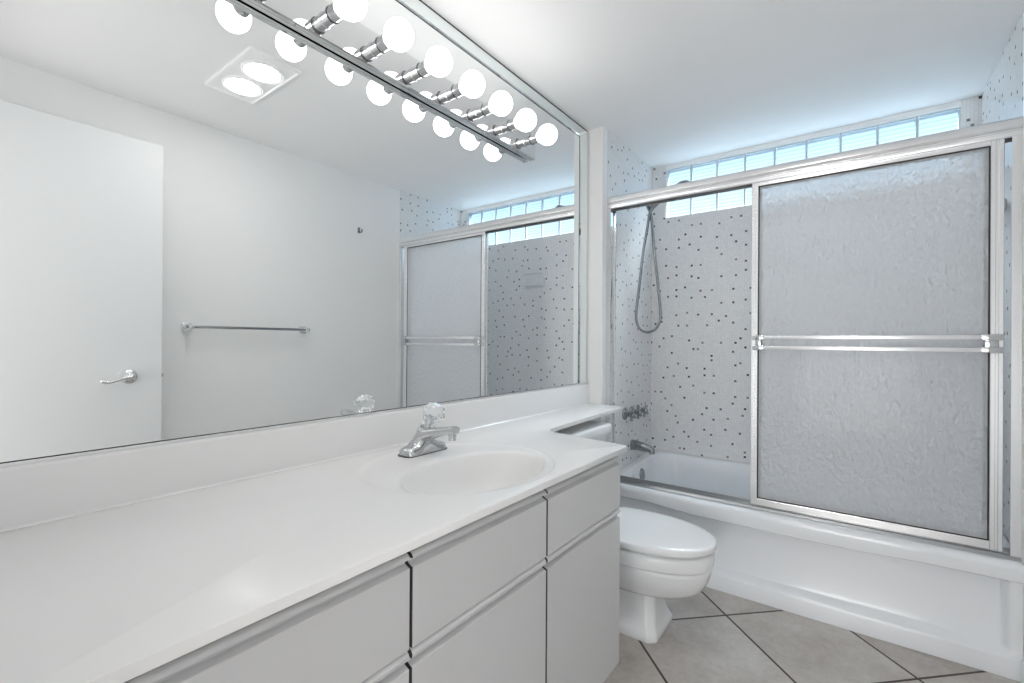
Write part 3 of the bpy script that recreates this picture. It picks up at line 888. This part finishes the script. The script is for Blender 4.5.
tube(bm, [(XS + .112, 2.628, 1.882), (XS + .135, 2.626, 1.902), (XS + .19, 2.618, 1.937), (XS + .25, 2.608, 1.967), (XS + .27, 2.605, 1.975)], [.011, .0125, .012, .0135, .016], 14)
finish('handle', bm, M_DCHROME, hs)
bm = bmesh.new()
lathe(bm, (XS + .292, 2.60, 1.996), (.32, 0, -1), [(.004, -.001), (.020, .001), (.034, .007), (.043, .017), (.046, .026), (.044, .031), (.02, .033)], 28)
finish('spray_head', bm, M_DCHROME, hs)
bm = bmesh.new()
hpts = spline([(.236, 2.622, 1.925), (.212, 2.624, 1.892), (.190, 2.626, 1.858), (.172, 2.632, 1.77), (.150, 2.634, 1.645), (.127, 2.634, 1.448), (.110, 2.634, 1.30), (.113, 2.633, 1.235), (.137, 2.632, 1.192), (.181, 2.63, 1.173), (.227, 2.628, 1.193),
               (.253, 2.626, 1.24), (.255, 2.626, 1.30), (.241, 2.626, 1.44), (.217, 2.627, 1.644), (.204, 2.632, 1.78), (.192, 2.636, 1.86), (.174, 2.638, 1.90), (.168, 2.638, 1.925)], 14)
tube(bm, hpts, [.0078 + .0006 * (i % 2) for i in range(len(hpts))], 10)
finish('hose', bm, mat('dark_steel_hose', (.30, .315, .33), .25, 1.), hs, angle=60)

# soap dish on the back wall
sd = thing('soap_dish', 'white ceramic recessed soap dish on the mosaic back wall, seen in mirror', 'soap dish', (.838, YB, 1.53))
bm = bmesh.new()
SX0, SX1, SZ0, SZ1 = .748, .928, 1.528, 1.660
def zr(ix, y): return [(x, y, z) for x, z, _ in rrect(SX0 + ix, SX1 - ix, SZ0 + ix, SZ1 - ix, .012, n=5)]
loft(bm, [zr(0, YB - .0005), zr(0, YB - .008), zr(.004, YB - .014), zr(.016, YB - .014), zr(.022, YB - .004)], cap0=True, cap1=True)
finish('dish_frame', bm, M_CERAM, sd)
bm = bmesh.new(); box(bm, SX0 + .022, SX1 - .022, YB - .045, YB - .002, SZ0 + .014, SZ0 + .026, .005, 3)
finish('tray', bm, M_CERAM, sd)
bm = bmesh.new(); tube(bm, spline([(SX0 + .018, YB - .008, SZ1 - .022), (SX0 + .022, YB - .030, SZ1 - .022), (SX0 + .04, YB - .038, SZ1 - .022), (SX1 - .04, YB - .038, SZ1 - .022), (SX1 - .022, YB - .030, SZ1 - .022), (SX1 - .018, YB - .008, SZ1 - .022)], 6), .008, 12)
finish('washcloth_bar', bm, M_CERAM, sd)
# pale bar on the right tile wall, blurred behind the frosted doors
gb = thing('wall_bar', 'pale horizontal bar on right tile wall blurred behind frosted doors', 'bar', (W, 2.7, 1.64))
bm = bmesh.new(); tube(bm, [(W - .045, 2.50, 1.64), (W - .045, 2.88, 1.64)], .012, 14); finish('bar', bm, M_CERAM, gb)
for yy in (2.515, 2.865):
    bm = bmesh.new(); box(bm, W - .062, W - .0005, yy - .022, yy + .022, 1.615, 1.665, .008, 3); finish('bracket', bm, M_CERAM, gb)

# ================================================================== RIGHT WALL FITTINGS (seen in the mirror)
tbar = thing('towel_bar', 'thin chrome towel bar on white wall, reflected beside the open door', 'towel bar', (W, 1.22, 1.178))
for yy in (.912, 1.530):
    bm = bmesh.new()
    box(bm, W - .009, W - .0005, yy - .021, yy + .021, 1.157, 1.199, .002, 2)
    box(bm, W - .066, W - .008, yy - .012, yy + .012, 1.166, 1.190, .002, 2)
    finish('post', bm, M_CHROME, tbar)
bm = bmesh.new(); box(bm, W - .061, W - .047, .895, 1.547, 1.171, 1.185, .002, 2)
finish('bar', bm, M_DCHROME, tbar)
hk = thing('robe_hook', 'small chrome robe hook high on white wall, reflected near shower', 'hook', (W, 1.931, 1.873))
bm = bmesh.new(); box(bm, W - .004, W - .0005, 1.921, 1.941, 1.855, 1.895, .0015, 2); finish('plate', bm, M_DCHROME, hk)
bm = bmesh.new(); tube(bm, spline([(W - .004, 1.931, 1.866), (W - .02, 1.931, 1.858), (W - .034, 1.931, 1.862), (W - .038, 1.931, 1.878)], 5), .005, 10); finish('prong', bm, M_DCHROME, hk)
